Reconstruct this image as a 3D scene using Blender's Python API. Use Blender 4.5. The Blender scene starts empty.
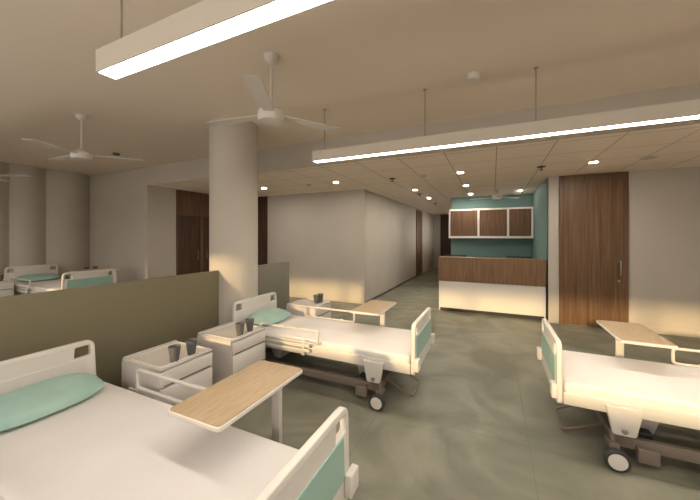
import bpy, bmesh, math, random
from mathutils import Vector, Matrix
random.seed(4)
S = bpy.context.scene
C = S.collection
PI = math.pi

# ------------------------------------------------------------------ materials
def mat(name, col, rough=0.5, metal=0.0, spec=0.5, emit=None, estr=0.0):
    m = bpy.data.materials.new(name); m.use_nodes = True
    b = m.node_tree.nodes['Principled BSDF']
    b.inputs['Base Color'].default_value = (*col, 1)
    b.inputs['Roughness'].default_value = rough
    b.inputs['Metallic'].default_value = metal
    b.inputs['Specular IOR Level'].default_value = spec
    if emit:
        b.inputs['Emission Color'].default_value = (*emit, 1)
        b.inputs['Emission Strength'].default_value = estr
    return m

def noisy(name, c1, c2, scale=(1, 1, 1), nscale=5.0, detail=5.0, rough=0.5, spec=0.5, lo=0.35, hi=0.65, bump=0.0, dist=0.0):
    m = mat(name, c1, rough, spec=spec)
    nt = m.node_tree; N = nt.nodes; L = nt.links
    b = N['Principled BSDF']
    tc = N.new('ShaderNodeTexCoord'); mp = N.new('ShaderNodeMapping')
    mp.inputs['Scale'].default_value = scale
    no = N.new('ShaderNodeTexNoise'); no.inputs['Scale'].default_value = nscale; no.inputs['Detail'].default_value = detail
    no.inputs['Distortion'].default_value = dist
    rp = N.new('ShaderNodeValToRGB')
    rp.color_ramp.elements[0].position = lo; rp.color_ramp.elements[0].color = (*c1, 1)
    rp.color_ramp.elements[1].position = hi; rp.color_ramp.elements[1].color = (*c2, 1)
    L.new(tc.outputs['Object'], mp.inputs['Vector']); L.new(mp.outputs[0], no.inputs['Vector'])
    L.new(no.outputs['Fac'], rp.inputs[0]); L.new(rp.outputs[0], b.inputs['Base Color'])
    if bump:
        bp = N.new('ShaderNodeBump'); bp.inputs['Strength'].default_value = bump; bp.inputs['Distance'].default_value = 0.01
        L.new(no.outputs['Fac'], bp.inputs['Height']); L.new(bp.outputs[0], b.inputs['Normal'])
    return m

def line_grid(m, ax_specs, width, line_col):
    """darken the base colour on grid lines; ax_specs = [(axis, period, offset)]"""
    nt = m.node_tree; N = nt.nodes; L = nt.links
    b = N['Principled BSDF']
    geo = N.new('ShaderNodeNewGeometry'); sep = N.new('ShaderNodeSeparateXYZ')
    L.new(geo.outputs['Position'], sep.inputs[0])
    last = None
    for ax, per, off in ax_specs:
        a = N.new('ShaderNodeMath'); a.operation = 'ADD'; a.inputs[1].default_value = -off + 100 * per + width / 2
        L.new(sep.outputs[ax], a.inputs[0])
        md = N.new('ShaderNodeMath'); md.operation = 'MODULO'; md.inputs[1].default_value = per
        L.new(a.outputs[0], md.inputs[0])
        lt = N.new('ShaderNodeMath'); lt.operation = 'LESS_THAN'; lt.inputs[1].default_value = width
        L.new(md.outputs[0], lt.inputs[0])
        if last is None: last = lt
        else:
            mx = N.new('ShaderNodeMath'); mx.operation = 'MAXIMUM'
            L.new(last.outputs[0], mx.inputs[0]); L.new(lt.outputs[0], mx.inputs[1]); last = mx
    mix = N.new('ShaderNodeMix'); mix.data_type = 'RGBA'
    L.new(last.outputs[0], mix.inputs['Factor'])
    src = b.inputs['Base Color'].links
    if src: L.new(src[0].from_socket, mix.inputs[6])
    else: mix.inputs[6].default_value = b.inputs['Base Color'].default_value
    mix.inputs[7].default_value = (*line_col, 1)
    L.new(mix.outputs[2], b.inputs['Base Color'])
    return m

M = {}
M['wall'] = noisy('wall_paint', (.495, .45, .395), (.525, .48, .42), nscale=1.5, rough=.8, spec=.2)
M['ceil'] = mat('ceiling_paint', (.78, .675, .57), .9, spec=.15)
M['tile_ceil'] = line_grid(mat('ceiling_tile', (.94, .82, .715), .9, spec=.15), [(0, .628, .042), (1, .62, .56)], .012, (.52, .42, .33))
M['floor'] = noisy('slate_floor', (.165, .160, .120), (.265, .255, .198), (1, 1, 1), 1.3, 9, .48, .25, .36, .66, dist=1.6)
line_grid(M['floor'], [(0, 1.2, .25), (1, 1.2, .3)], .005, (.15, .155, .12))
M['teal'] = mat('teal_paint', (.145, .225, .215), .7, spec=.2)
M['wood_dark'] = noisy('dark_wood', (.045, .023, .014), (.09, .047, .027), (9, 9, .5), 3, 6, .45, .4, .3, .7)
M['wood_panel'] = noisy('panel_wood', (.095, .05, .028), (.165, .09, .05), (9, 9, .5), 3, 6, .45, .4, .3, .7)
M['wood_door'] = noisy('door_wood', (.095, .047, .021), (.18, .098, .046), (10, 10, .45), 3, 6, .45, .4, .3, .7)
M['wood_desk'] = noisy('desk_wood', (.145, .074, .034), (.245, .138, .07), (10, 10, .6), 3, 6, .45, .4, .3, .7)
M['wood_cab'] = noisy('cabinet_wood', (.088, .042, .019), (.16, .084, .040), (10, 10, .6), 3, 6, .45, .4, .3, .7)
M['oak'] = noisy('oak_veneer', (.36, .265, .165), (.47, .355, .235), (30, 2.5, 30), 4, 6, .45, .4, .3, .7)
M['white'] = mat('white_plastic', (.69, .65, .605), .38)
M['white_met'] = mat('white_coated_steel', (.61, .575, .53), .35)
M['sheet'] = noisy('white_sheet', (.71, .675, .65), (.745, .71, .685), nscale=3, rough=.85, spec=.2, bump=.05)
M['grey_plastic'] = mat('pale_grey_plastic', (.42, .39, .37), .5)
M['locker'] = mat('locker_laminate', (.57, .53, .50), .5)
M['recess'] = mat('dark_groove', (.10, .09, .085), .7)
M['pillow'] = noisy('pillow_fabric', (.32, .475, .42), (.36, .52, .46), nscale=8, rough=.9, spec=.15, bump=.05)
M['aqua'] = mat('aqua_laminate', (.32, .49, .43), .45)
M['brown_met'] = mat('taupe_steel', (.20, .16, .13), .45)
M['bar_met'] = mat('brown_bar', (.24, .17, .13), .4, .2)
M['black'] = mat('black_plastic', (.015, .015, .017), .5)
M['rubber'] = mat('dark_rubber', (.035, .034, .033), .7)
M['cup'] = mat('smoky_grey_cup', (.12, .115, .115), .25)
M['chrome'] = mat('brushed_steel', (.40, .37, .34), .35, .8)
M['partition'] = mat('olive_laminate', (.185, .163, .10), .42)
M['partition2'] = mat('olive_grey_laminate', (.205, .19, .15), .5)
M['fan'] = mat('fan_enamel', (.66, .61, .57), .45)
M['alu'] = mat('fixture_enamel', (.62, .56, .48), .6)
M['wire'] = mat('wire_steel', (.36, .31, .26), .5)
M['led'] = mat('led_diffuser', (1, 1, 1), .5, emit=(1, .93, .82), estr=23)
M['down'] = mat('downlight_diffuser', (1, 1, 1), .5, emit=(1, .92, .80), estr=420)
M['sprink'] = mat('sprinkler_bronze', (.10, .075, .05), .5)

# ------------------------------------------------------------------ mesh helpers
def obj(name, bm, m, parent=None, loc=(0, 0, 0), rot=(0, 0, 0), smooth=True):
    me = bpy.data.meshes.new(name)
    bmesh.ops.recalc_face_normals(bm, faces=bm.faces)
    bm.to_mesh(me); bm.free()
    o = bpy.data.objects.new(name, me); C.objects.link(o)
    me.materials.append(m)
    if smooth:
        for p in me.polygons: p.use_smooth = True
        me.set_sharp_from_angle(angle=math.radians(35))
    o.location = loc; o.rotation_euler = rot
    if parent: o.parent = parent
    return o

def box(bm, x0, x1, y0, y1, z0, z1, bev=0.0, seg=2):
    b2 = bmesh.new()
    r = bmesh.ops.create_cube(b2, size=1)
    for v in b2.verts:
        v.co = Vector(((x0 + x1) / 2 + v.co.x * (x1 - x0), (y0 + y1) / 2 + v.co.y * (y1 - y0), (z0 + z1) / 2 + v.co.z * (z1 - z0)))
    if bev: bmesh.ops.bevel(b2, geom=list(b2.edges), offset=bev, segments=seg, affect='EDGES', profile=.5)
    merge(bm, b2)
    return bm

def merge(bm, b2):
    mp = {}
    for v in b2.verts: mp[v] = bm.verts.new(v.co)
    for f in b2.faces:
        try: bm.faces.new([mp[v] for v in f.verts])
        except ValueError: pass
    b2.free()

def BX(x0, x1, y0, y1, z0, z1, bev=0.0, seg=2): return box(bmesh.new(), x0, x1, y0, y1, z0, z1, bev, seg)

def lathe(bm, prof, center=(0, 0, 0), axis='z', n=32):
    """prof: list of (r, h)"""
    c = Vector(center); rings = []
    for r, h in prof:
        ring = []
        for i in range(n):
            a = 2 * PI * i / n; p, q = r * math.cos(a), r * math.sin(a)
            v = {'z': (p, q, h), 'y': (p, h, q), 'x': (h, p, q)}[axis]
            ring.append(bm.verts.new(c + Vector(v)))
        rings.append(ring)
    for a, b in zip(rings, rings[1:]):
        for i in range(n): bm.faces.new([a[i], a[(i + 1) % n], b[(i + 1) % n], b[i]])
    bm.faces.new(rings[0][::-1]); bm.faces.new(rings[-1])
    return bm

def tube(bm, pts, r, n=10, closed=False):
    P = [Vector(p) for p in pts]; rings = []
    m = len(P); up = None
    for i, p in enumerate(P):
        if closed: t = (P[(i + 1) % m] - P[i - 1]).normalized()
        elif i == 0: t = (P[1] - P[0]).normalized()
        elif i == m - 1: t = (P[-1] - P[-2]).normalized()
        else: t = ((P[i + 1] - p).normalized() + (p - P[i - 1]).normalized()).normalized()
        if up is None:
            up = Vector((0, 0, 1)) if abs(t.z) < .9 else Vector((1, 0, 0))
            up = (up - t * up.dot(t)).normalized()
        else: up = (up - t * up.dot(t)).normalized()
        s = t.cross(up)
        rings.append([bm.verts.new(p + (up * math.cos(2 * PI * k / n) + s * math.sin(2 * PI * k / n)) * r) for k in range(n)])
    rr = list(zip(rings, rings[1:])) + ([(rings[-1], rings[0])] if closed else [])
    for a, b in rr:
        for k in range(n): bm.faces.new([a[k], a[(k + 1) % n], b[(k + 1) % n], b[k]])
    if not closed: bm.faces.new(rings[0][::-1]); bm.faces.new(rings[-1])
    return bm

def fillet(pts, r, closed=False, n=5):
    P = [Vector(p) for p in pts]; out = []; m = len(P)
    for i, p in enumerate(P):
        if not closed and i in (0, m - 1): out.append(p); continue
        a, b = P[i - 1], P[(i + 1) % m]
        d1 = (a - p); d2 = (b - p); rr = min(r, d1.length / 2.01, d2.length / 2.01)
        q1 = p + d1.normalized() * rr; q2 = p + d2.normalized() * rr
        for k in range(n + 1):
            t = k / n
            out.append(q1 * (1 - t) ** 2 + p * 2 * t * (1 - t) + q2 * t * t)
    return out

def rounded(poly, r, n=5):
    """2D rounded polygon; r may be a list per corner"""
    out = []; m = len(poly)
    for i, p in enumerate(poly):
        rr = r[i] if isinstance(r, (list, tuple)) else r
        p = Vector(p); a = Vector(poly[i - 1]); b = Vector(poly[(i + 1) % m])
        if rr <= 0: out.append(p); continue
        q1 = p + (a - p).normalized() * rr; q2 = p + (b - p).normalized() * rr
        for k in range(n + 1):
            t = k / n; out.append(q1 * (1 - t) ** 2 + p * 2 * t * (1 - t) + q2 * t * t)
    return out

def plate(outer, holes, thick, bev=0.004, plane='yz'):
    """flat plate with holes from a 2D filled curve, returned as bmesh; centred on thickness"""
    cu = bpy.data.curves.new('tmp', 'CURVE'); cu.dimensions = '2D'; cu.fill_mode = 'BOTH'
    for loop in [outer] + holes:
        sp = cu.splines.new('POLY'); sp.points.add(len(loop) - 1)
        for q, p in zip(sp.points, loop): q.co = (p[0], p[1], 0, 1)
        sp.use_cyclic_u = True
    cu.extrude = thick / 2 - bev; cu.bevel_depth = bev; cu.bevel_resolution = 2; cu.offset = -bev
    o = bpy.data.objects.new('tmp', cu); C.objects.link(o)
    bpy.context.view_layer.update()
    dg = bpy.context.evaluated_depsgraph_get()
    me = bpy.data.meshes.new_from_object(o.evaluated_get(dg))
    bm = bmesh.new(); bm.from_mesh(me)
    bpy.data.objects.remove(o); bpy.data.curves.remove(cu); bpy.data.meshes.remove(me)
    bmesh.ops.remove_doubles(bm, verts=bm.verts, dist=1e-5)
    for v in bm.verts:
        a, b, c = v.co
        v.co = {'yz': Vector((c, a, b)), 'xz': Vector((a, c, b)), 'xy': Vector((a, b, c))}[plane]
    return bm

def struct(name, bm, m, parent=None):
    o = obj(name, bm, m, parent)
    if parent is None: o['kind'] = 'structure'
    return o

def tag(o, label, cat, group=None):
    o['label'] = label; o['category'] = cat
    if group: o['group'] = group
    return o

def thing(name, label, cat, loc=(0, 0, 0), rz=0, group=None):
    o = bpy.data.objects.new(name, None); C.objects.link(o)
    o.empty_display_size = .1
    o.location = loc; o.rotation_euler = (0, 0, rz)
    return tag(o, label, cat, group)

def dup(root, loc=None, rz=None, label=None, group=None):
    r = root.copy(); C.objects.link(r)
    if loc is not None: r.location = loc
    if rz is not None: r.rotation_euler = (0, 0, rz)
    if label: r['label'] = label
    if group: r['group'] = group
    for ch in list(root.children):
        c = ch.copy(); C.objects.link(c); c.parent = r
        for g in list(ch.children):
            d = g.copy(); C.objects.link(d); d.parent = c
    return r

# ------------------------------------------------------------------ room shell
HI, LO = 3.09, 2.70
XL, XR, YB = -8.98, 3.60, -1.0
YW, YS = 6.72, 4.15          # far wall of the ward bay, ceiling step
XW = -6.72                   # wood panelled side of the passage
XC = -2.74                   # corridor left wall
DAIS = .19

struct('floor', BX(XL - .2, XR + .2, YB - .2, 16.4, -.12, 0), M['floor'])
struct('floor_raised', BX(XL, -5.2, YB + .02, YS, 0, DAIS), M['floor'])
struct('ceiling', BX(XL - .2, XR + .2, YB - .2, YS, HI, HI + .15), M['ceil'])
struct('ceiling_lower', BX(XW - .2, XR + .2, YS + .002, 16.4, LO, HI + .15), M['tile_ceil'])
struct('trim_1', BX(XW, XR, YS - .012, YS, LO - .002, HI), M['wall'])            # face of the ceiling step; shade painted in by the darker wall colour
# wall with full-height curved bays on the far side of the left ward
bm = bmesh.new()
edges = [-1.0, -.4, .4, 1.2, 1.97, 2.77, 3.34, YS]
pts = []
for a, b in zip(edges, edges[1:]):
    n = 10
    for k in range(n + (b == YS)):
        t = k / n
        pts.append((XL + .15 * (1 - (2 * t - 1) ** 2) * (b - a) / .8, a + (b - a) * t))
rows = [[bm.verts.new((x, y, z)) for x, y in pts] for z in (0, HI)]
backr = [[bm.verts.new((XL - .15, y, z)) for x, y in (pts[0], pts[-1])] for z in (0, HI)]
for i in range(len(pts) - 1): bm.faces.new([rows[0][i], rows[0][i + 1], rows[1][i + 1], rows[1][i]])
bm.faces.new([backr[0][0], backr[0][1], backr[1][1], backr[1][0]])
bm.faces.new([rows[0][0], rows[1][0], backr[1][0], backr[0][0]])
bm.faces.new([rows[0][-1], rows[1][-1], backr[1][1], backr[0][1]])
struct('wall_left', bm, M['wall'])
# block closing the left ward at the back and returning into the passage
struct('wall_ward_back', BX(XL - .15, XW, YS, 4.81, 0, HI), M['wall'])
struct('wall_passage_left', BX(XW - .2, XW - .02, 4.81, YW, 0, LO), M['wall'])
struct('wall_passage_back', BX(XW - .2, XC, YW, YW + .15, 0, LO), M['wall'])
struct('wall_corridor_left', BX(XC - .15, XC, YW + .15, 16, 0, LO), M['wall'])
struct('wall_corridor_end', BX(XC - .15, -.9, 16, 16.2, 0, LO), M['wall'])
bm = BX(-1.09, -.95, 9.35, 10.9, 0, LO)
box(bm, -1.09, -.95, 15.2, 16, 0, LO); box(bm, -1.09, -.95, 10.9, 15.2, 0, 1.2); box(bm, -1.09, -.95, 10.9, 15.2, 2.2, LO)  # opening added in this unseen wall to let daylight brighten the corridor
struct('wall_corridor_right', bm, M['wall'])
struct('wall_reception_back', BX(-1.09, .93, 9.2, 9.35, 0, LO), M['teal'])
struct('wall_reception_side', BX(.93, .945, 6.745, 9.35, 0, LO), M['teal'])
struct('wall_back', BX(.93, XR, YW, YW + .12, 0, LO), M['wall']) 
struct('wall_right', BX(XR, XR + .15, YB - .15, YW + .15, 0, HI), M['wall'])
# window side behind the viewpoint: solid end, sill, head and mullions
WH, WS, WX = 2.27, 1.2, -7.72
bm = bmesh.new()
box(bm, XL - .15, WX, YB - .15, YB, 0, HI)
box(bm, WX, XR, YB - .15, YB, WH, HI)
box(bm, WX, XR, YB - .15, YB, 0, WS)
struct('wall_window_side', bm, M['wall'])
wn = 1
xs = [WX, -6.15, -4.75, -3.3, -1.9, -.5, .9, 2.3, XR]
for a, b in zip(xs, xs[1:]):
    bm = bmesh.new(); e = .035
    box(bm, a, a + e, YB - .1, YB - .04, WS, WH); box(bm, b - e, b, YB - .1, YB - .04, WS, WH)
    box(bm, a + e, b - e, YB - .1, YB - .04, WS, WS + e); box(bm, a + e, b - e, YB - .1, YB - .04, WH - e, WH)
    struct('window_%d' % wn, bm, M['white_met']); wn += 1
# skirtings
struct('baseboard_right', BX(2.085, XR, YW - .012, YW, 0, .11, .002), M['wall'])
struct('baseboard_passage', BX(XW + 1.11, XC, YW - .010, YW, 0, .10, .002), M['wall'])
struct('baseboard_corridor', BX(XC, XC + .010, YW, 12.02, 0, .05), M['recess'])

# doors and wood panelling
def long_handle(x, y, z0, z1, parent, dy=-1):
    bm = bmesh.new()
    tube(bm, fillet([(x, y, z0 + .02), (x, y + dy * .05, z0 + .02), (x, y + dy * .05, z1 - .02), (x, y, z1 - .02)], .012), .009)
    return obj('handle', bm, M['chrome'], parent)
bm = bmesh.new()
box(bm, 1.095, 1.687, YW - .035, YW, .012, LO - .004, .003, 1)
box(bm, 1.690, 2.077, YW - .035, YW, .012, LO - .004, .003, 1)
d = struct('door_1', bm, M['wood_door'])
long_handle(1.957, YW - .035, .92, 1.20, d)
bm = bmesh.new(); lathe(bm, [(.018, 0), (.018, -.012), (.012, -.016)], (1.945, YW - .035, .835), 'y', 20); obj('lock', bm, M['chrome'], d)
# full height door at the far end of the passage back wall
bm = bmesh.new()
for a, b in ((.02, .36), (.365, .72), (.75, 1.10)): box(bm, XW + a, XW + b, YW - .03, YW, .0, LO - .004, .003, 1)
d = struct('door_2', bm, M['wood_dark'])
bm = bmesh.new(); tube(bm, fillet([(XW + .80, YW - .03, .97), (XW + .80, YW - .08, .97), (XW + .80, YW - .08, 1.2), (XW + .80, YW - .03, 1.2)], .012), .009)
obj('handle', bm, M['brown_met'], d)
# panelling on the passage side with two door leaves
bm = BX(XW - .02, XW - .015, 4.82, YW - .03, 0, LO - .004)
for a, b in ((4.82, 5.43), (5.435, 6.05), (6.055, YW - .03)): box(bm, XW - .015, XW, a, b, 2.125, LO - .004, .003, 1)
box(bm, XW - .015, XW, 4.82, 4.86, 0, 2.12); box(bm, XW - .015, XW + .004, 5.46, 5.55, 0, 2.12)
box(bm, XW - .015, XW, 6.20, YW - .03, 0, 2.12)
struct('trim_2', bm, M['wood_panel'])
for k, (a, b, hy) in enumerate(((4.865, 5.455, 5.38), (5.555, 6.195, 5.64))):
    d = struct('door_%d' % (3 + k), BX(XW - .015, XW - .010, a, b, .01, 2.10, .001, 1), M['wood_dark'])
    bm = bmesh.new(); tube(bm, fillet([(XW - .01, hy, 1.02), (XW + .03, hy, 1.02), (XW + .03, hy, 1.25), (XW - .01, hy, 1.25)], .012), .008)
    obj('handle', bm, M['brown_met'], d)
d = struct('door_5', BX(XC, XC + .03, 12.03, 13.1, .0, LO - .06, .003, 1), M['wood_panel'])
bm = bmesh.new(); tube(bm, fillet([(XC + .03, 12.15, .95), (XC + .08, 12.15, .95), (XC + .08, 12.15, 1.2), (XC + .03, 12.15, 1.2)], .012), .009); obj('handle', bm, M['chrome'], d)
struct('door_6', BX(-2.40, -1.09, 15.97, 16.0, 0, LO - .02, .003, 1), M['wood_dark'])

# ------------------------------------------------------------------ column and partitions
bm = bmesh.new(); lathe(bm, [(.305, 0), (.305, HI)], (-3.15, 3.09, 0), n=64)
o = obj('column', bm, M['wall']); tag(o, 'thick round plastered column standing from floor to ceiling between the partitions', 'column')
o = obj('partition', BX(-3.15, -3.10, YB + .02, 2.795, 0, 1.175, .004), M['partition'])
tag(o, 'long low olive partition panel on the near side of the round column', 'partition')
o = obj('partition', BX(-3.15, -3.10, 3.39, 4.26, 0, 1.175, .004), M['partition2'])
tag(o, 'short grey-olive partition panel on the far side of the round column', 'partition')

# ------------------------------------------------------------------ hospital bed (local x: head 0 -> foot 2.19, y across)
def board(parent, name, x, ztop, toff, m, panel):
    W = .42
    outer = rounded([(-W, .34), (W, .34), (W - .02, ztop), (-W + .02, ztop)], [.03, .03, .065, .065], 6)
    holes = []
    for s in (-1, 1):
        cx = s * (W - .098); cz = ztop - .078
        h = rounded([(cx - .052, cz - .04), (cx + .052, cz - .04), (cx + .047, cz + .04), (cx - .047, cz + .04)], .012, 4)
        holes.append(h[::-1])
    o = obj(name, plate(outer, holes, .036, .007), m, parent, (x, 0, 0))
    # coloured inset on the outer face, shallow moulded panel on the inner one
    pz0, pz1 = .47, ztop - .125
    ins = rounded([(-W + .07, pz0), (W - .07, pz0), (W - .08, pz1), (-W + .08, pz1)], .012, 4)
    s = 1 if x > 1 else -1
    a = obj('colour_panel', plate(ins, [], .008, .002), panel, o, (s * .0185, 0, 0)); a['label'] = 'aqua panel'
    b = obj('inner_panel', plate(ins, [], .006, .002), m, o, (-s * .0185, 0, 0))
    return o

def make_bed():
    t = thing('hospital_bed', '', 'bed')
    board(t, 'headboard', -.02, .805, 0, M['white'], M['aqua'])
    board(t, 'footboard', 2.172, .80, 0, M['white'], M['aqua'])
    for x0, x1 in ((2.19, 2.228), (-.073, -.038)):
        for s in (-1, 1): obj('bumper', BX(x0, x1, s * .395 - .045, s * .395 + .045, .385, .49, .008, 3), M['white'], t)
    # deck frame
    bm = bmesh.new()
    for s in (-1, 1): box(bm, .04, 2.15, min(s * .385, s * .42), max(s * .385, s * .42), .345, .44, .008)
    box(bm, .04, .08, -.385, .385, .345, .43); box(bm, 2.10, 2.15, -.385, .385, .345, .43)
    box(bm, .08, 2.10, -.385, .385, .385, .405)
    obj('frame', bm, M['white_met'], t)
    obj('mattress', BX(.05, 2.14, -.405, .405, .408, .505, .03, 4), M['sheet'], t)
    for sx in (.40, 1.80):
        for s in (-1, 1):
            po = rounded([(sx - .105, .41), (sx - .065, .215), (sx + .065, .215), (sx + .105, .41)], [.004, .02, .02, .004], 4)
            lg = obj('leg', plate(po, [], .035, .006, 'xz'), M['white_met'], t, (0, s * .428, 0))
            bm = bmesh.new(); lathe(bm, [(.018, 0), (.018, s * .008), (.012, s * .011)], (sx, s * .0165, .25), 'y', 18)
            obj('bolt', bm, M['chrome'], lg)
    # chassis
    bm = bmesh.new()
    for s in (-1, 1): box(bm, .20, 1.86, s * .35 - .025, s * .35 + .025, .10, .175, .008)
    for x in (.25, 1.80): box(bm, x - .04, x + .04, -.325, .325, .10, .165, .006)
    for s in (-1, 1): box(bm, 1.60, 1.72, s * .39 - .03, s * .39 + .03, .04, .14, .01)
    obj('chassis', bm, M['brown_met'], t)
    for x in (.50, 1.62):
        bm = bmesh.new()
        q = [(x - .05, .165), (x + .05, .165), (x + .12, .385), (x - .12, .385)]
        b2 = plate(q, [], .46, .004, 'xz'); merge(bm, b2)
        obj('lift_column', bm, M['grey_plastic'], t)
    for y in (-.27, .27):
        obj('pedal', BX(1.60, 1.78, y - .04, y + .04, .175, .20, .008), M['black'], t)
    # looped foot bar
    bm = bmesh.new()
    tube(bm, fillet([(1.78, -.17, .17), (2.11, -.17, .025), (2.11, .17, .025), (1.78, .17, .17)], .05, n=6), .0105)
    obj('brake_bar', bm, M['bar_met'], t)
    for x in (.33, 1.86):
        for s in (-1, 1):
            bm = bmesh.new()
            tube(bm, [(x, s * .415, .24), (x, s * .415, .11)], .018, 14)
            box(bm, x - .03, x + .03, s * (.455 if x > 1 else .40) - .014, s * (.455 if x > 1 else .40) + .014, .065, .13, .006)
            box(bm, x - .03, x + .03, min(s * .36, s * (.465 if x > 1 else .41)), max(s * .36, s * (.465 if x > 1 else .41)), .115, .16, .006)
            k = obj('castor', bm, M['brown_met'], t)
            yy = s * (.505 if x > 1 else .44)
            bm = bmesh.new(); lathe(bm, [(.045, -.022), (.066, -.022), (.073, -.014), (.073, .014), (.066, .022), (.045, .022)], (x, yy, .073), 'y', 36)
            obj('tyre', bm, M['rubber'], k)
            bm = bmesh.new(); lathe(bm, [(.045, -.026), (.054, -.024), (.054, .024), (.045, .026)], (x, yy, .073), 'y', 36)
            obj('wheel_disc', bm, M['white'], k)
    for s in (-1, 1):
        y = s * .455
        bm = bmesh.new()
        tube(bm, fillet([(.45, y, .49), (.45, y, .622), (1.20, y, .622), (1.20, y, .49)], .032, True), .0125, 12, True)
        r = obj('side_rail', bm, M['white_met'], t)
        bm = bmesh.new()
        for z in (.455, .405): box(bm, .34, 1.10, y - .008, y + .008, z - .017, z + .017, .005)
        for x in (.45, 1.02): box(bm, x - .018, x + .018, y - .009, y + .009, .355, .51, .004)
        obj('rail_slat', bm, M['white_met'], r)
        for x in (.36, .45):
            bm = bmesh.new(); lathe(bm, [(.02, 0), (.02, s * .014), (.012, s * .018)], (x, y + s * .008, .405), 'y', 16)
            obj('rail_hinge', bm, M['brown_met'], r)
    return t

GB = 'hospital beds standing in the ward'
bed = make_bed()
bed.location = (-2.83, 3.18, 0)
bed['label'] = 'white hospital bed between the column and the aisle, its castor in full view'; bed['group'] = GB
dup(bed, (-2.82, .94, 0), 0, 'nearest hospital bed with its head against the long olive partition', GB)
dup(bed, (2.628, 3.18, 0), PI, 'white hospital bed in front of the full-height wooden door, across the aisle', GB)
dup(bed, (-8.66, 3.02, DAIS), 0, 'hospital bed beyond the partition with its head to the curved wall', GB)

# pillows
def pillow_bm(w=.19, l=.33, h=.060):
    bm = bmesh.new(); nu, nv = 28, 24; G = {}
    for side in (1, -1):
        for i in range(nu + 1):
            for j in range(nv + 1):
                u = -1 + 2 * i / nu; v = -1 + 2 * j / nv
                edge = i in (0, nu) or j in (0, nv)
                if edge and side == -1: G[side, i, j] = G[1, i, j]; continue
                k = max(0, (1 - u ** 4)) ** .75 * max(0, (1 - v ** 4)) ** .75
                px = w * u * (1 - .42 * v * v * abs(v)); py = l * v * (1 - .05 * (1 - u * u) * -1 - .05)
                G[side, i, j] = bm.verts.new((px, py, side * h * k * (1 if side > 0 else .75)))
    for side in (1, -1):
        for i in range(nu):
            for j in range(nv):
                f = [G[side, i, j], G[side, i + 1, j], G[side, i + 1, j + 1], G[side, i, j + 1]]
                if side < 0: f = f[::-1]
                bm.faces.new(f)
    return bm
GP = 'pillows on the hospital beds'
pl = obj('pillow', pillow_bm(), M['pillow'], None, (-2.625, 3.17, .563), (0, math.radians(9), 0))
tag(pl, 'soft aqua pillow on the bed beside the column', 'pillow', GP)
def dup_mesh(o, loc, label=None, rot=None, group=None):
    c = o.copy(); C.objects.link(c); c.location = loc
    if rot is not None: c.rotation_euler = rot
    if label: c['label'] = label
    if group: c['group'] = group
    return c
dup_mesh(pl, (-2.61, .94, .563), 'large aqua pillow on the nearest bed')
dup_mesh(pl, (-8.42, 3.02, .563 + DAIS), 'dark-looking teal pillow on the bed beyond the partition')
dup_mesh(pl, (2.40, 3.18, .563), 'aqua pillow on the bed in front of the wooden door', (0, -math.radians(9), 0))

# ------------------------------------------------------------------ overbed tables (origin under pillar, top extends towards -y)
def make_table():
    t = thing('overbed_table', '', 'table')
    q = rounded([(-.172, -.64), (.172, -.64), (.172, .03), (-.172, .03)], .025, 5)
    obj('table_top', plate(q, [], .012, .002, 'xy'), M['oak'], t, (0, 0, .745))
    q2 = rounded([(-.178, -.646), (.178, -.646), (.178, .036), (-.178, .036)], .028, 5)
    o = obj('edge_band', plate(q2, [], .022, .004, 'xy'), M['white'], t, (0, 0, .735)); o['label'] = 'white edge under the oak top'
    obj('pillar', BX(-.032, .032, -.03, .005, .09, .725, .006), M['white_met'], t)
    bm = bmesh.new()
    box(bm, -.17, .17, -.035, .015, .055, .09, .008)
    for s in (-1, 1): box(bm, s * .17 - .018, s * .17 + .018, -.05, .03, .055, .085, .006)
    obj('base', bm, M['white_met'], t)
    for s in (-1, 1):
        for yy in (-.03, .01):
            bm = bmesh.new(); lathe(bm, [(.027, -.01), (.027, .01)], (s * .17, yy, .027), 'x', 20)
            box(bm, s * .17 - .004, s * .17 + .004, yy - .004, yy + .004, .02, .056)
            obj('castor', bm, M['rubber'], t)
    return t
GT = 'overbed tables'
tb = make_table(); tb.location = (-1.31, 3.84, 0); tb['group'] = GT
tb['label'] = 'oak-topped overbed table reaching over the bed beside the column'
dup(tb, (-1.285, 1.64, 0), 0, 'big oak-topped overbed table reaching over the nearest bed', GT)
dup(tb, (1.13, 3.88, 0), 0, 'oak-topped overbed table over the bed in front of the wooden door', GT)
dup(tb, (-7.16, 3.72, DAIS + .0), 0, 'wooden-topped overbed table glimpsed beyond the partition', GT)

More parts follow.
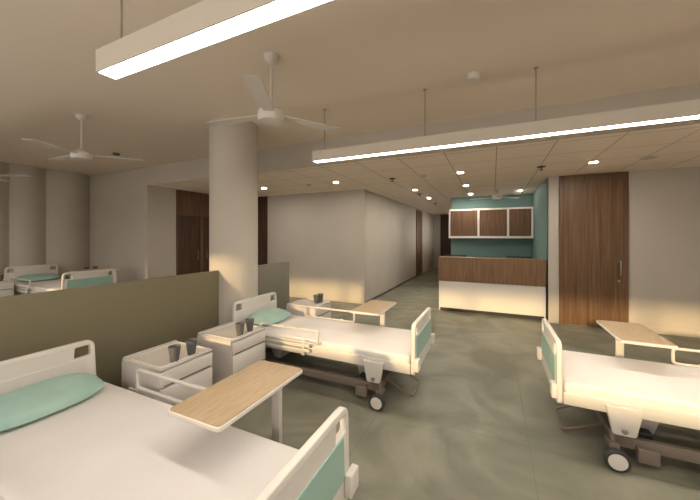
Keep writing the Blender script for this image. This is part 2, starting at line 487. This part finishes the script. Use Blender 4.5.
# ------------------------------------------------------------------ bedside lockers (front faces +x, origin at centre of base)
def make_locker():
    t = thing('bedside_locker', '', 'bedside cabinet')
    hx, hy = .245, .24
    obj('body', BX(-hx, hx - .018, -hy, hy, .045, .585, .006), M['locker'], t)
    q = rounded([(-hx, -hy), (hx, -hy), (hx, hy), (-hx, hy)], .02, 4)
    bm = plate(q, [], .02, .005, 'xy')
    tp = obj('top', bm, M['locker'], t, (0, 0, .592))
    q = rounded([(-hx + .06, -hy + .02), (hx - .02, -hy + .02), (hx - .02, hy - .02), (-hx + .06, hy - .02)], .03, 5)
    q3 = rounded([(-hx + .066, -hy + .026), (hx - .026, -hy + .026), (hx - .026, hy - .026), (-hx + .066, hy - .026)], .026, 5)
    obj('tray_rim', plate(q, [q3[::-1]], .010, .002, 'xy'), M['white'], tp, (0, 0, .014))
    box_b = BX(-hx, -hx + .04, -hy + .01, hy - .01, .60, .615, .005)
    obj('back_ledge', box_b, M['locker'], t)
    for z0, z1 in ((.455, .575), (.255, .445), (.055, .245)):
        dr = obj('drawer', BX(hx - .018, hx, -hy + .005, hy - .005, z0, z1, .005), M['white'], t)
        obj('grip', BX(hx - .004, hx + .001, -hy + .03, hy - .03, z0 + .002, z0 + .012, .002), M['recess'], dr)
    for sx in (-1, 1):
        for sy in (-1, 1):
            bm = bmesh.new(); lathe(bm, [(.022, -.01), (.022, .01)], (sx * .2, sy * .19, .022), 'y', 18)
            box(bm, sx * .2 - .005, sx * .2 + .005, sy * .19 - .014, sy * .19 + .014, .02, .05)
            obj('castor', bm, M['rubber'], t)
    return t
GL = 'bedside lockers'
lk = make_locker(); lk.location = (-2.505, 1.73, 0); lk['group'] = GL
lk['label'] = 'white bedside locker right beside the nearest bed, its top below a rail'
dup(lk, (-2.505, 2.435, 0), 0, 'white bedside locker touching the near side of the bed beside the column', GL)
dup(lk, (-2.505, 3.94, 0), 0, 'bedside locker on the far side of the bed beside the column', GL)
dup(lk, (-8.13, 2.26, DAIS), 0, 'bedside locker beyond the partition on the near side of the bed there', GL)
dup(lk, (-8.33, 3.83, DAIS), 0, 'bedside locker tucked in the corner beyond the bed behind the partition', GL)
dup(lk, (2.315, 3.94, 0), PI, 'bedside locker on the far side of the bed in front of the wooden door', GL)

# cups
bm = bmesh.new()
lathe(bm, [(.027, .0), (.030, .002), (.046, .122), (.043, .122), (.028, .008)], n=28)
cp = obj('tumbler', bm, M['cup'], None, (-2.31, 1.64, .602)); GC = 'smoky tumblers on the lockers'
tag(cp, 'smoky grey tumbler nearer the front edge on the locker by the nearest bed', 'tumbler', GC)
for (x, y, z, l) in [(-2.32, 1.80, .602, 'smoky grey tumbler farther from the front edge on the locker by the nearest bed'),
                     (-2.32, 2.353, .602, 'nearer smoky tumbler on the locker just before the bed beside the column'),
                     (-2.335, 2.507, .602, 'farther smoky tumbler on the locker just before the bed beside the column'),
                     (-2.39, 3.95, .602, 'lighter tumbler on the locker beyond the bed beside the column'),
                     (-2.385, 4.065, .602, 'darker tumbler on the locker beyond the bed beside the column'),
                     (-7.97, 2.2, .602 + DAIS, 'dark tumbler on the near locker beyond the partition'),
                     (-7.96, 2.34, .602 + DAIS, 'second dark tumbler on the near locker beyond the partition'),
                     (-8.22, 3.74, .602 + DAIS, 'tumbler peeping over the wooden table beyond the partition, nearer the headboard'),
                     (-8.20, 3.90, .602 + DAIS, 'tumbler peeping over the wooden table beyond the partition, in the corner')]:
    dup_mesh(cp, (x, y, z), l)

# ------------------------------------------------------------------ ceiling fans
def make_fan(ceil_drop):
    t = thing('ceiling_fan', '', 'fan')
    z = -ceil_drop   # blade plane below the ceiling, origin at ceiling
    bm = bmesh.new(); lathe(bm, [(.062, 0), (.062, -.01), (.05, -.04), (.024, -.065), (.012, -.07)], n=28)
    obj('canopy', bm, M['fan'], t)
    bm = bmesh.new(); tube(bm, [(0, 0, -.065), (0, 0, z + .06)], .010, 12); obj('rod', bm, M['fan'], t)
    bm = bmesh.new(); lathe(bm, [(.018, z + .085), (.03, z + .06), (.085, z + .045), (.106, z + .025), (.108, z - .035), (.098, z - .052), (.05, z - .056)], n=36)
    obj('motor', bm, M['fan'], t)
    return t, z
def add_blades(t, z, angs, R=.63):
    for a in angs:
        bm = bmesh.new()
        sec = [(.09, .036), (.16, .047), (.30, .053), (R - .005, .056), (R, .054)]
        top = []; bot = []
        for r, w in sec:
            tw = math.radians(-1.5)
            for lst, off in ((top, .003), (bot, -.003)):
                lst.append([bm.verts.new((r, s * w * math.cos(tw), s * w * math.sin(tw) + off)) for s in (-1, 0, 1)])
        for L_ in (top, bot):
            for p, q in zip(L_, L_[1:]):
                for k in range(2):
                    f = [p[k], q[k], q[k + 1], p[k + 1]]
                    bm.faces.new(f if L_ is top else f[::-1])
        for p, q, P_, Q in zip(top, top[1:], bot, bot[1:]):
            for k in (0, 2): bm.faces.new([p[k], P_[k], Q[k], q[k]] if k == 0 else [p[k], q[k], Q[k], P_[k]])
        for e, E_, fl in ((top[0], bot[0], 0), (top[-1], bot[-1], 1)):
            for k in range(2): bm.faces.new([e[k], e[k + 1], E_[k + 1], E_[k]])
        obj('blade', bm, M['fan'], t, (0, 0, z), (0, 0, a))
GF = 'white three-bladed ceiling fans'
fan, z = make_fan(.49); add_blades(fan, z, [math.radians(a) for a in (186, 58, 298)])
fan.location = (-1.66, 2.03, HI); fan['label'] = 'white ceiling fan hanging before the round column'; fan['group'] = GF
dup(fan, (-4.59, 2.04, HI), math.radians(-4), 'white ceiling fan over the bed area beyond the partition', GF)
dup(fan, (-7.52, 2.10, HI), math.radians(88), 'ceiling fan of which only a blade shows by the curved wall', GF)
f2, z = make_fan(.17); add_blades(f2, z, [math.radians(a) for a in (160, 40, -62)])
f2.location = (.08, 8.12, LO); f2['label'] = 'small distant ceiling fan in front of the teal reception wall'; f2['group'] = GF

# ------------------------------------------------------------------ linear pendant lights
def linear(y, label, x0=-1.93, x1=3.3, wires=(-1.79, -.625, .343, 2.6)):
    t = thing('linear_pendant_light', label, 'light fixture', ((x0 + x1) / 2, y, HI), 0, 'suspended linear lights')
    L_ = x1 - x0
    bm = BX(-L_ / 2, L_ / 2, -.05, .05, -.59, -.488)
    for s in (-1, 1):
        box(bm, -L_ / 2, L_ / 2, s * .046 - .004, s * .046 + .004, -.606, -.59)
        box(bm, s * (L_ / 2 - .004) - .004, s * (L_ / 2 - .004) + .004, -.042, .042, -.606, -.59)
    obj('housing', bm, M['alu'], t)
    obj('diffuser', BX(-L_ / 2 + .009, L_ / 2 - .009, -.041, .041, -.598, -.591), M['led'], t)
    for xx in wires:
        bm = bmesh.new(); cx = xx - (x0 + x1) / 2
        tube(bm, [(cx, 0, -.004), (cx, 0, -.49)], .006, 8)
        lathe(bm, [(.018, 0), (.018, -.008), (.006, -.02)], (cx, 0, 0), n=16)
        obj('suspension_wire', bm, M['wire'], t)
    return t
linear(3.15, 'long linear pendant light hanging just before the ceiling step')
linear(.97, 'wide bright linear pendant light nearest the viewpoint, above the nearest bed')
linear(.97, 'added unseen linear pendant light over the ward area beyond the partition', -8.2, -4.4, (-8.0, -6.3, -4.6))  # extra fitting out of view, added to brighten the left ward

# ------------------------------------------------------------------ downlights, sprinklers, detectors
def downlight():
    t = thing('downlight', '', 'downlight')
    bm = bmesh.new()
    for a, b, c, d in ((-.055, .055, -.055, -.042), (-.055, .055, .042, .055), (-.055, -.042, -.042, .042), (.042, .055, -.042, .042)):
        box(bm, a, b, c, d, -.006, .0)
    obj('trim_ring', bm, M['fan'], t)
    obj('diffuser', BX(-.042, .042, -.042, .042, -.004, .0), M['down'], t)
    return t
GD = 'square recessed downlights'
dl = downlight(); dl.location = (-.51, 5.61, LO); dl['group'] = GD
dl['label'] = 'recessed downlight before the wall cabinets, nearest of their row'
for x, y, l in [(-.53, 7.10, 'recessed downlight over the reception desk, middle of the row before the wall cabinets'),
                (-.53, 8.60, 'recessed downlight closest to the wall cabinets'),
                (-1.68, 7.28, 'first recessed downlight at the mouth of the corridor'),
                (-1.68, 9.0, 'second recessed downlight inside the corridor'),
                (-2.90, 5.55, 'recessed downlight in front of the plain white passage wall'),
                (-4.74, 5.54, 'recessed downlight beside the round column, over the passage'),
                (1.35, 5.65, 'recessed downlight in front of the full-height wooden door')]:
    dup(dl, (x, y, LO), 0, l, GD)
def sprinkler():
    t = thing('sprinkler', '', 'sprinkler')
    bm = bmesh.new(); lathe(bm, [(.062, 0), (.062, -.008), (.02, -.018)], n=20); obj('escutcheon', bm, M['sprink'], t)
    bm = bmesh.new(); lathe(bm, [(.012, -.012), (.010, -.035), (.004, -.05), (.03, -.053), (.03, -.057)], n=16); obj('head', bm, M['sprink'], t)
    return t
GS = 'dark ceiling sprinklers'
sp = sprinkler(); sp.location = (-1.74, 5.65, LO); sp['group'] = GS
sp['label'] = 'dark sprinkler under the tiled ceiling before the corridor, nearest of its line'
for x, y, l in [(-1.74, 8.04, 'dark sprinkler in the corridor ceiling between the two corridor downlights'),
                (-1.73, 10.46, 'farthest dark sprinkler deep in the corridor ceiling'),
                (.69, 5.67, 'dark sprinkler in the tiled ceiling before the reception desk')]:
    dup(sp, (x, y, LO), 0, l, GS)
def disc(name, label, cat, loc, r, h, m, grp=None):
    bm = bmesh.new(); lathe(bm, [(r, 0), (r, -h * .5), (r * .8, -h), (r * .35, -h * 1.05)], n=28)
    o = obj(name, bm, m, None, loc); tag(o, label, cat, grp); return o
disc('smoke_detector', 'white smoke detector on the smooth ceiling before the long pendant light', 'smoke detector', (-.17, 3.05 , HI), .068, .05, M['white'])
disc('smoke_detector', 'smoke detector on the ceiling over the left ward behind a fan blade', 'smoke detector', (-6.13, 3.24, HI), .055, .035, M['sprink'])
disc('smoke_detector', 'pale flat detector in the tiled ceiling beside the dark sprinkler near the corridor', 'smoke detector', (-1.14, 5.64, LO), .05, .02, M['alu'])
disc('smoke_detector', 'pale flat detector in the tiled ceiling in front of the white passage wall', 'smoke detector', (-3.55, 5.57, LO), .05, .02, M['alu'])
t = thing('ceiling_speaker', 'faint round speaker grille in the tiled ceiling before the right-hand white wall', 'speaker', (1.97, 5.66, LO))
bm = bmesh.new(); lathe(bm, [(.09, 0), (.09, -.006), (.08, -.009)], n=32); obj('ring', bm, M['alu'], t)
bm = bmesh.new(); lathe(bm, [(.078, 0), (.078, -.011), (.03, -.013)], n=32); obj('grille', bm, M['alu'], t)
disc('spotlight', 'tiny spotlight in the ceiling beside the distant fan', 'light', (.6, 8.45, LO), .02, .012, M['down'])

# ------------------------------------------------------------------ reception desk
t = thing('reception_desk', 'wide reception desk with wood upper band and white lower front', 'desk', (-.07, 6.82, 0))
x0, x1 = -1.0, .985
obj('counter_front', BX(x0, x1, 0, .04, .645, 1.153, .003, 1), M['wood_desk'], t)
obj('counter_top', BX(x0, x1, .04, .30, 1.128, 1.153, .003, 1), M['wood_desk'], t)
obj('front_panel', BX(x0 + .01, x1 - .008, .012, .04, .075, .645, .002, 1), M['white'], t)
obj('side_panel', BX(x0 + .005, x0 + .03, .04, .60, 0, 1.127), M['white'], t)
obj('side_panel', BX(x1 - .03, x1 - .005, .04, .60, 0, 1.127), M['white'], t)
obj('plinth', BX(x0 + .03, x1 - .03, .06, .085, 0, .075), M['black'], t)
obj('worktop', BX(x0 + .03, x1 - .03, .07, .78, .73, .755, .003, 1), M['wood_desk'], t)
# monitors behind the counter
def make_monitor(label, loc):
    t = thing('monitor', label, 'monitor', loc, 0, 'monitors on the reception worktop')
    obj('screen', BX(-.24, .24, -.015, .015, .11, .42, .006), M['black'], t)
    obj('stand', BX(-.025, .025, .015, .035, .01, .25, .004), M['black'], t)
    obj('foot', BX(-.11, .11, -.06, .09, 0, .012, .004), M['black'], t)
    return t
mo = make_monitor('black monitor top showing over the counter below the first cabinet door', (-.78, 7.42, .755))
dup(mo, (.50, 7.42, .755), 0, 'black monitor top showing over the counter near the teal side wall')

# wall cabinets: three doors in a white frame
t = thing('wall_cabinet', 'white-framed wall cabinet with three wooden doors on the teal wall', 'cabinet', (0, 8.87, 0))
a, b, z0, z1 = -1.11, .915, 1.545, 2.335
bm = bmesh.new()
box(bm, a, b, 0, .33, z0, z0 + .055, .002, 1); box(bm, a, b, 0, .33, z1 - .04, z1, .002, 1)
cx = [(a, a + .035), (-.375, -.33), (.330, .375), (b - .045, b)]
for p, q in cx: box(bm, p, q, 0, .33, z0 + .055, z1 - .04, .002, 1)
box(bm, a + .035, b - .045, .30, .33, z0 + .055, z1 - .04)
obj('carcass', bm, M['white'], t)
for (p, q), (p2, q2) in zip(cx, cx[1:]):
    obj('door', BX(q + .003, p2 - .003, .012, .03, z0 + .058, z1 - .043, .002, 1), M['wood_cab'], t)

# ------------------------------------------------------------------ light
w = bpy.data.worlds.new('sky'); S.world = w; w.use_nodes = True
nt = w.node_tree; bg = nt.nodes['Background']
bg.inputs[0].default_value = (1.0, .93, .84, 1); bg.inputs[1].default_value = 2.2
sun = bpy.data.lights.new('sun', 'SUN'); sun.energy = 2.3; sun.color = (1, .72, .36); sun.angle = math.radians(2.6)
so = bpy.data.objects.new('sun', sun); C.objects.link(so)
so.rotation_euler = Vector((.186, 1, -.232)).to_track_quat('-Z', 'Y').to_euler()
for xa, xb in ((WX, -2.0), (-2.0, XR)):
    pl_ = bpy.data.lights.new('window_portal', 'AREA'); pl_.shape = 'RECTANGLE'; pl_.size = xb - xa; pl_.size_y = WH - WS
    pl_.cycles.is_portal = True
    po = bpy.data.objects.new('window_portal', pl_); C.objects.link(po)
    po.location = ((xa + xb) / 2, YB - .16, (WH + WS) / 2); po.rotation_euler = (PI / 2, 0, 0)
    po.rotation_euler = Vector((0, 1, 0)).to_track_quat('-Z', 'Y').to_euler()

# ------------------------------------------------------------------ camera
cam = bpy.data.cameras.new('camera'); co = bpy.data.objects.new('camera', cam); C.objects.link(co)
cam.sensor_width = 36; cam.lens = 307.7 / 700 * 36; cam.shift_y = -14 / 700; cam.clip_start = .05
co.location = (0, 0, 1.605); co.rotation_euler = (PI / 2, 0, math.atan(143 / 307.7))
S.camera = co
S.view_settings.view_transform = 'Standard'; S.view_settings.look = 'None'
S.view_settings.gamma = 1; S.view_settings.use_curve_mapping = False; S.view_settings.exposure = 0.62
S.cycles.use_denoising = True; S.cycles.max_bounces = 10; S.cycles.diffuse_bounces = 6
S.cycles.sample_clamp_indirect = 6; S.cycles.caustics_reflective = False; S.cycles.caustics_refractive = False
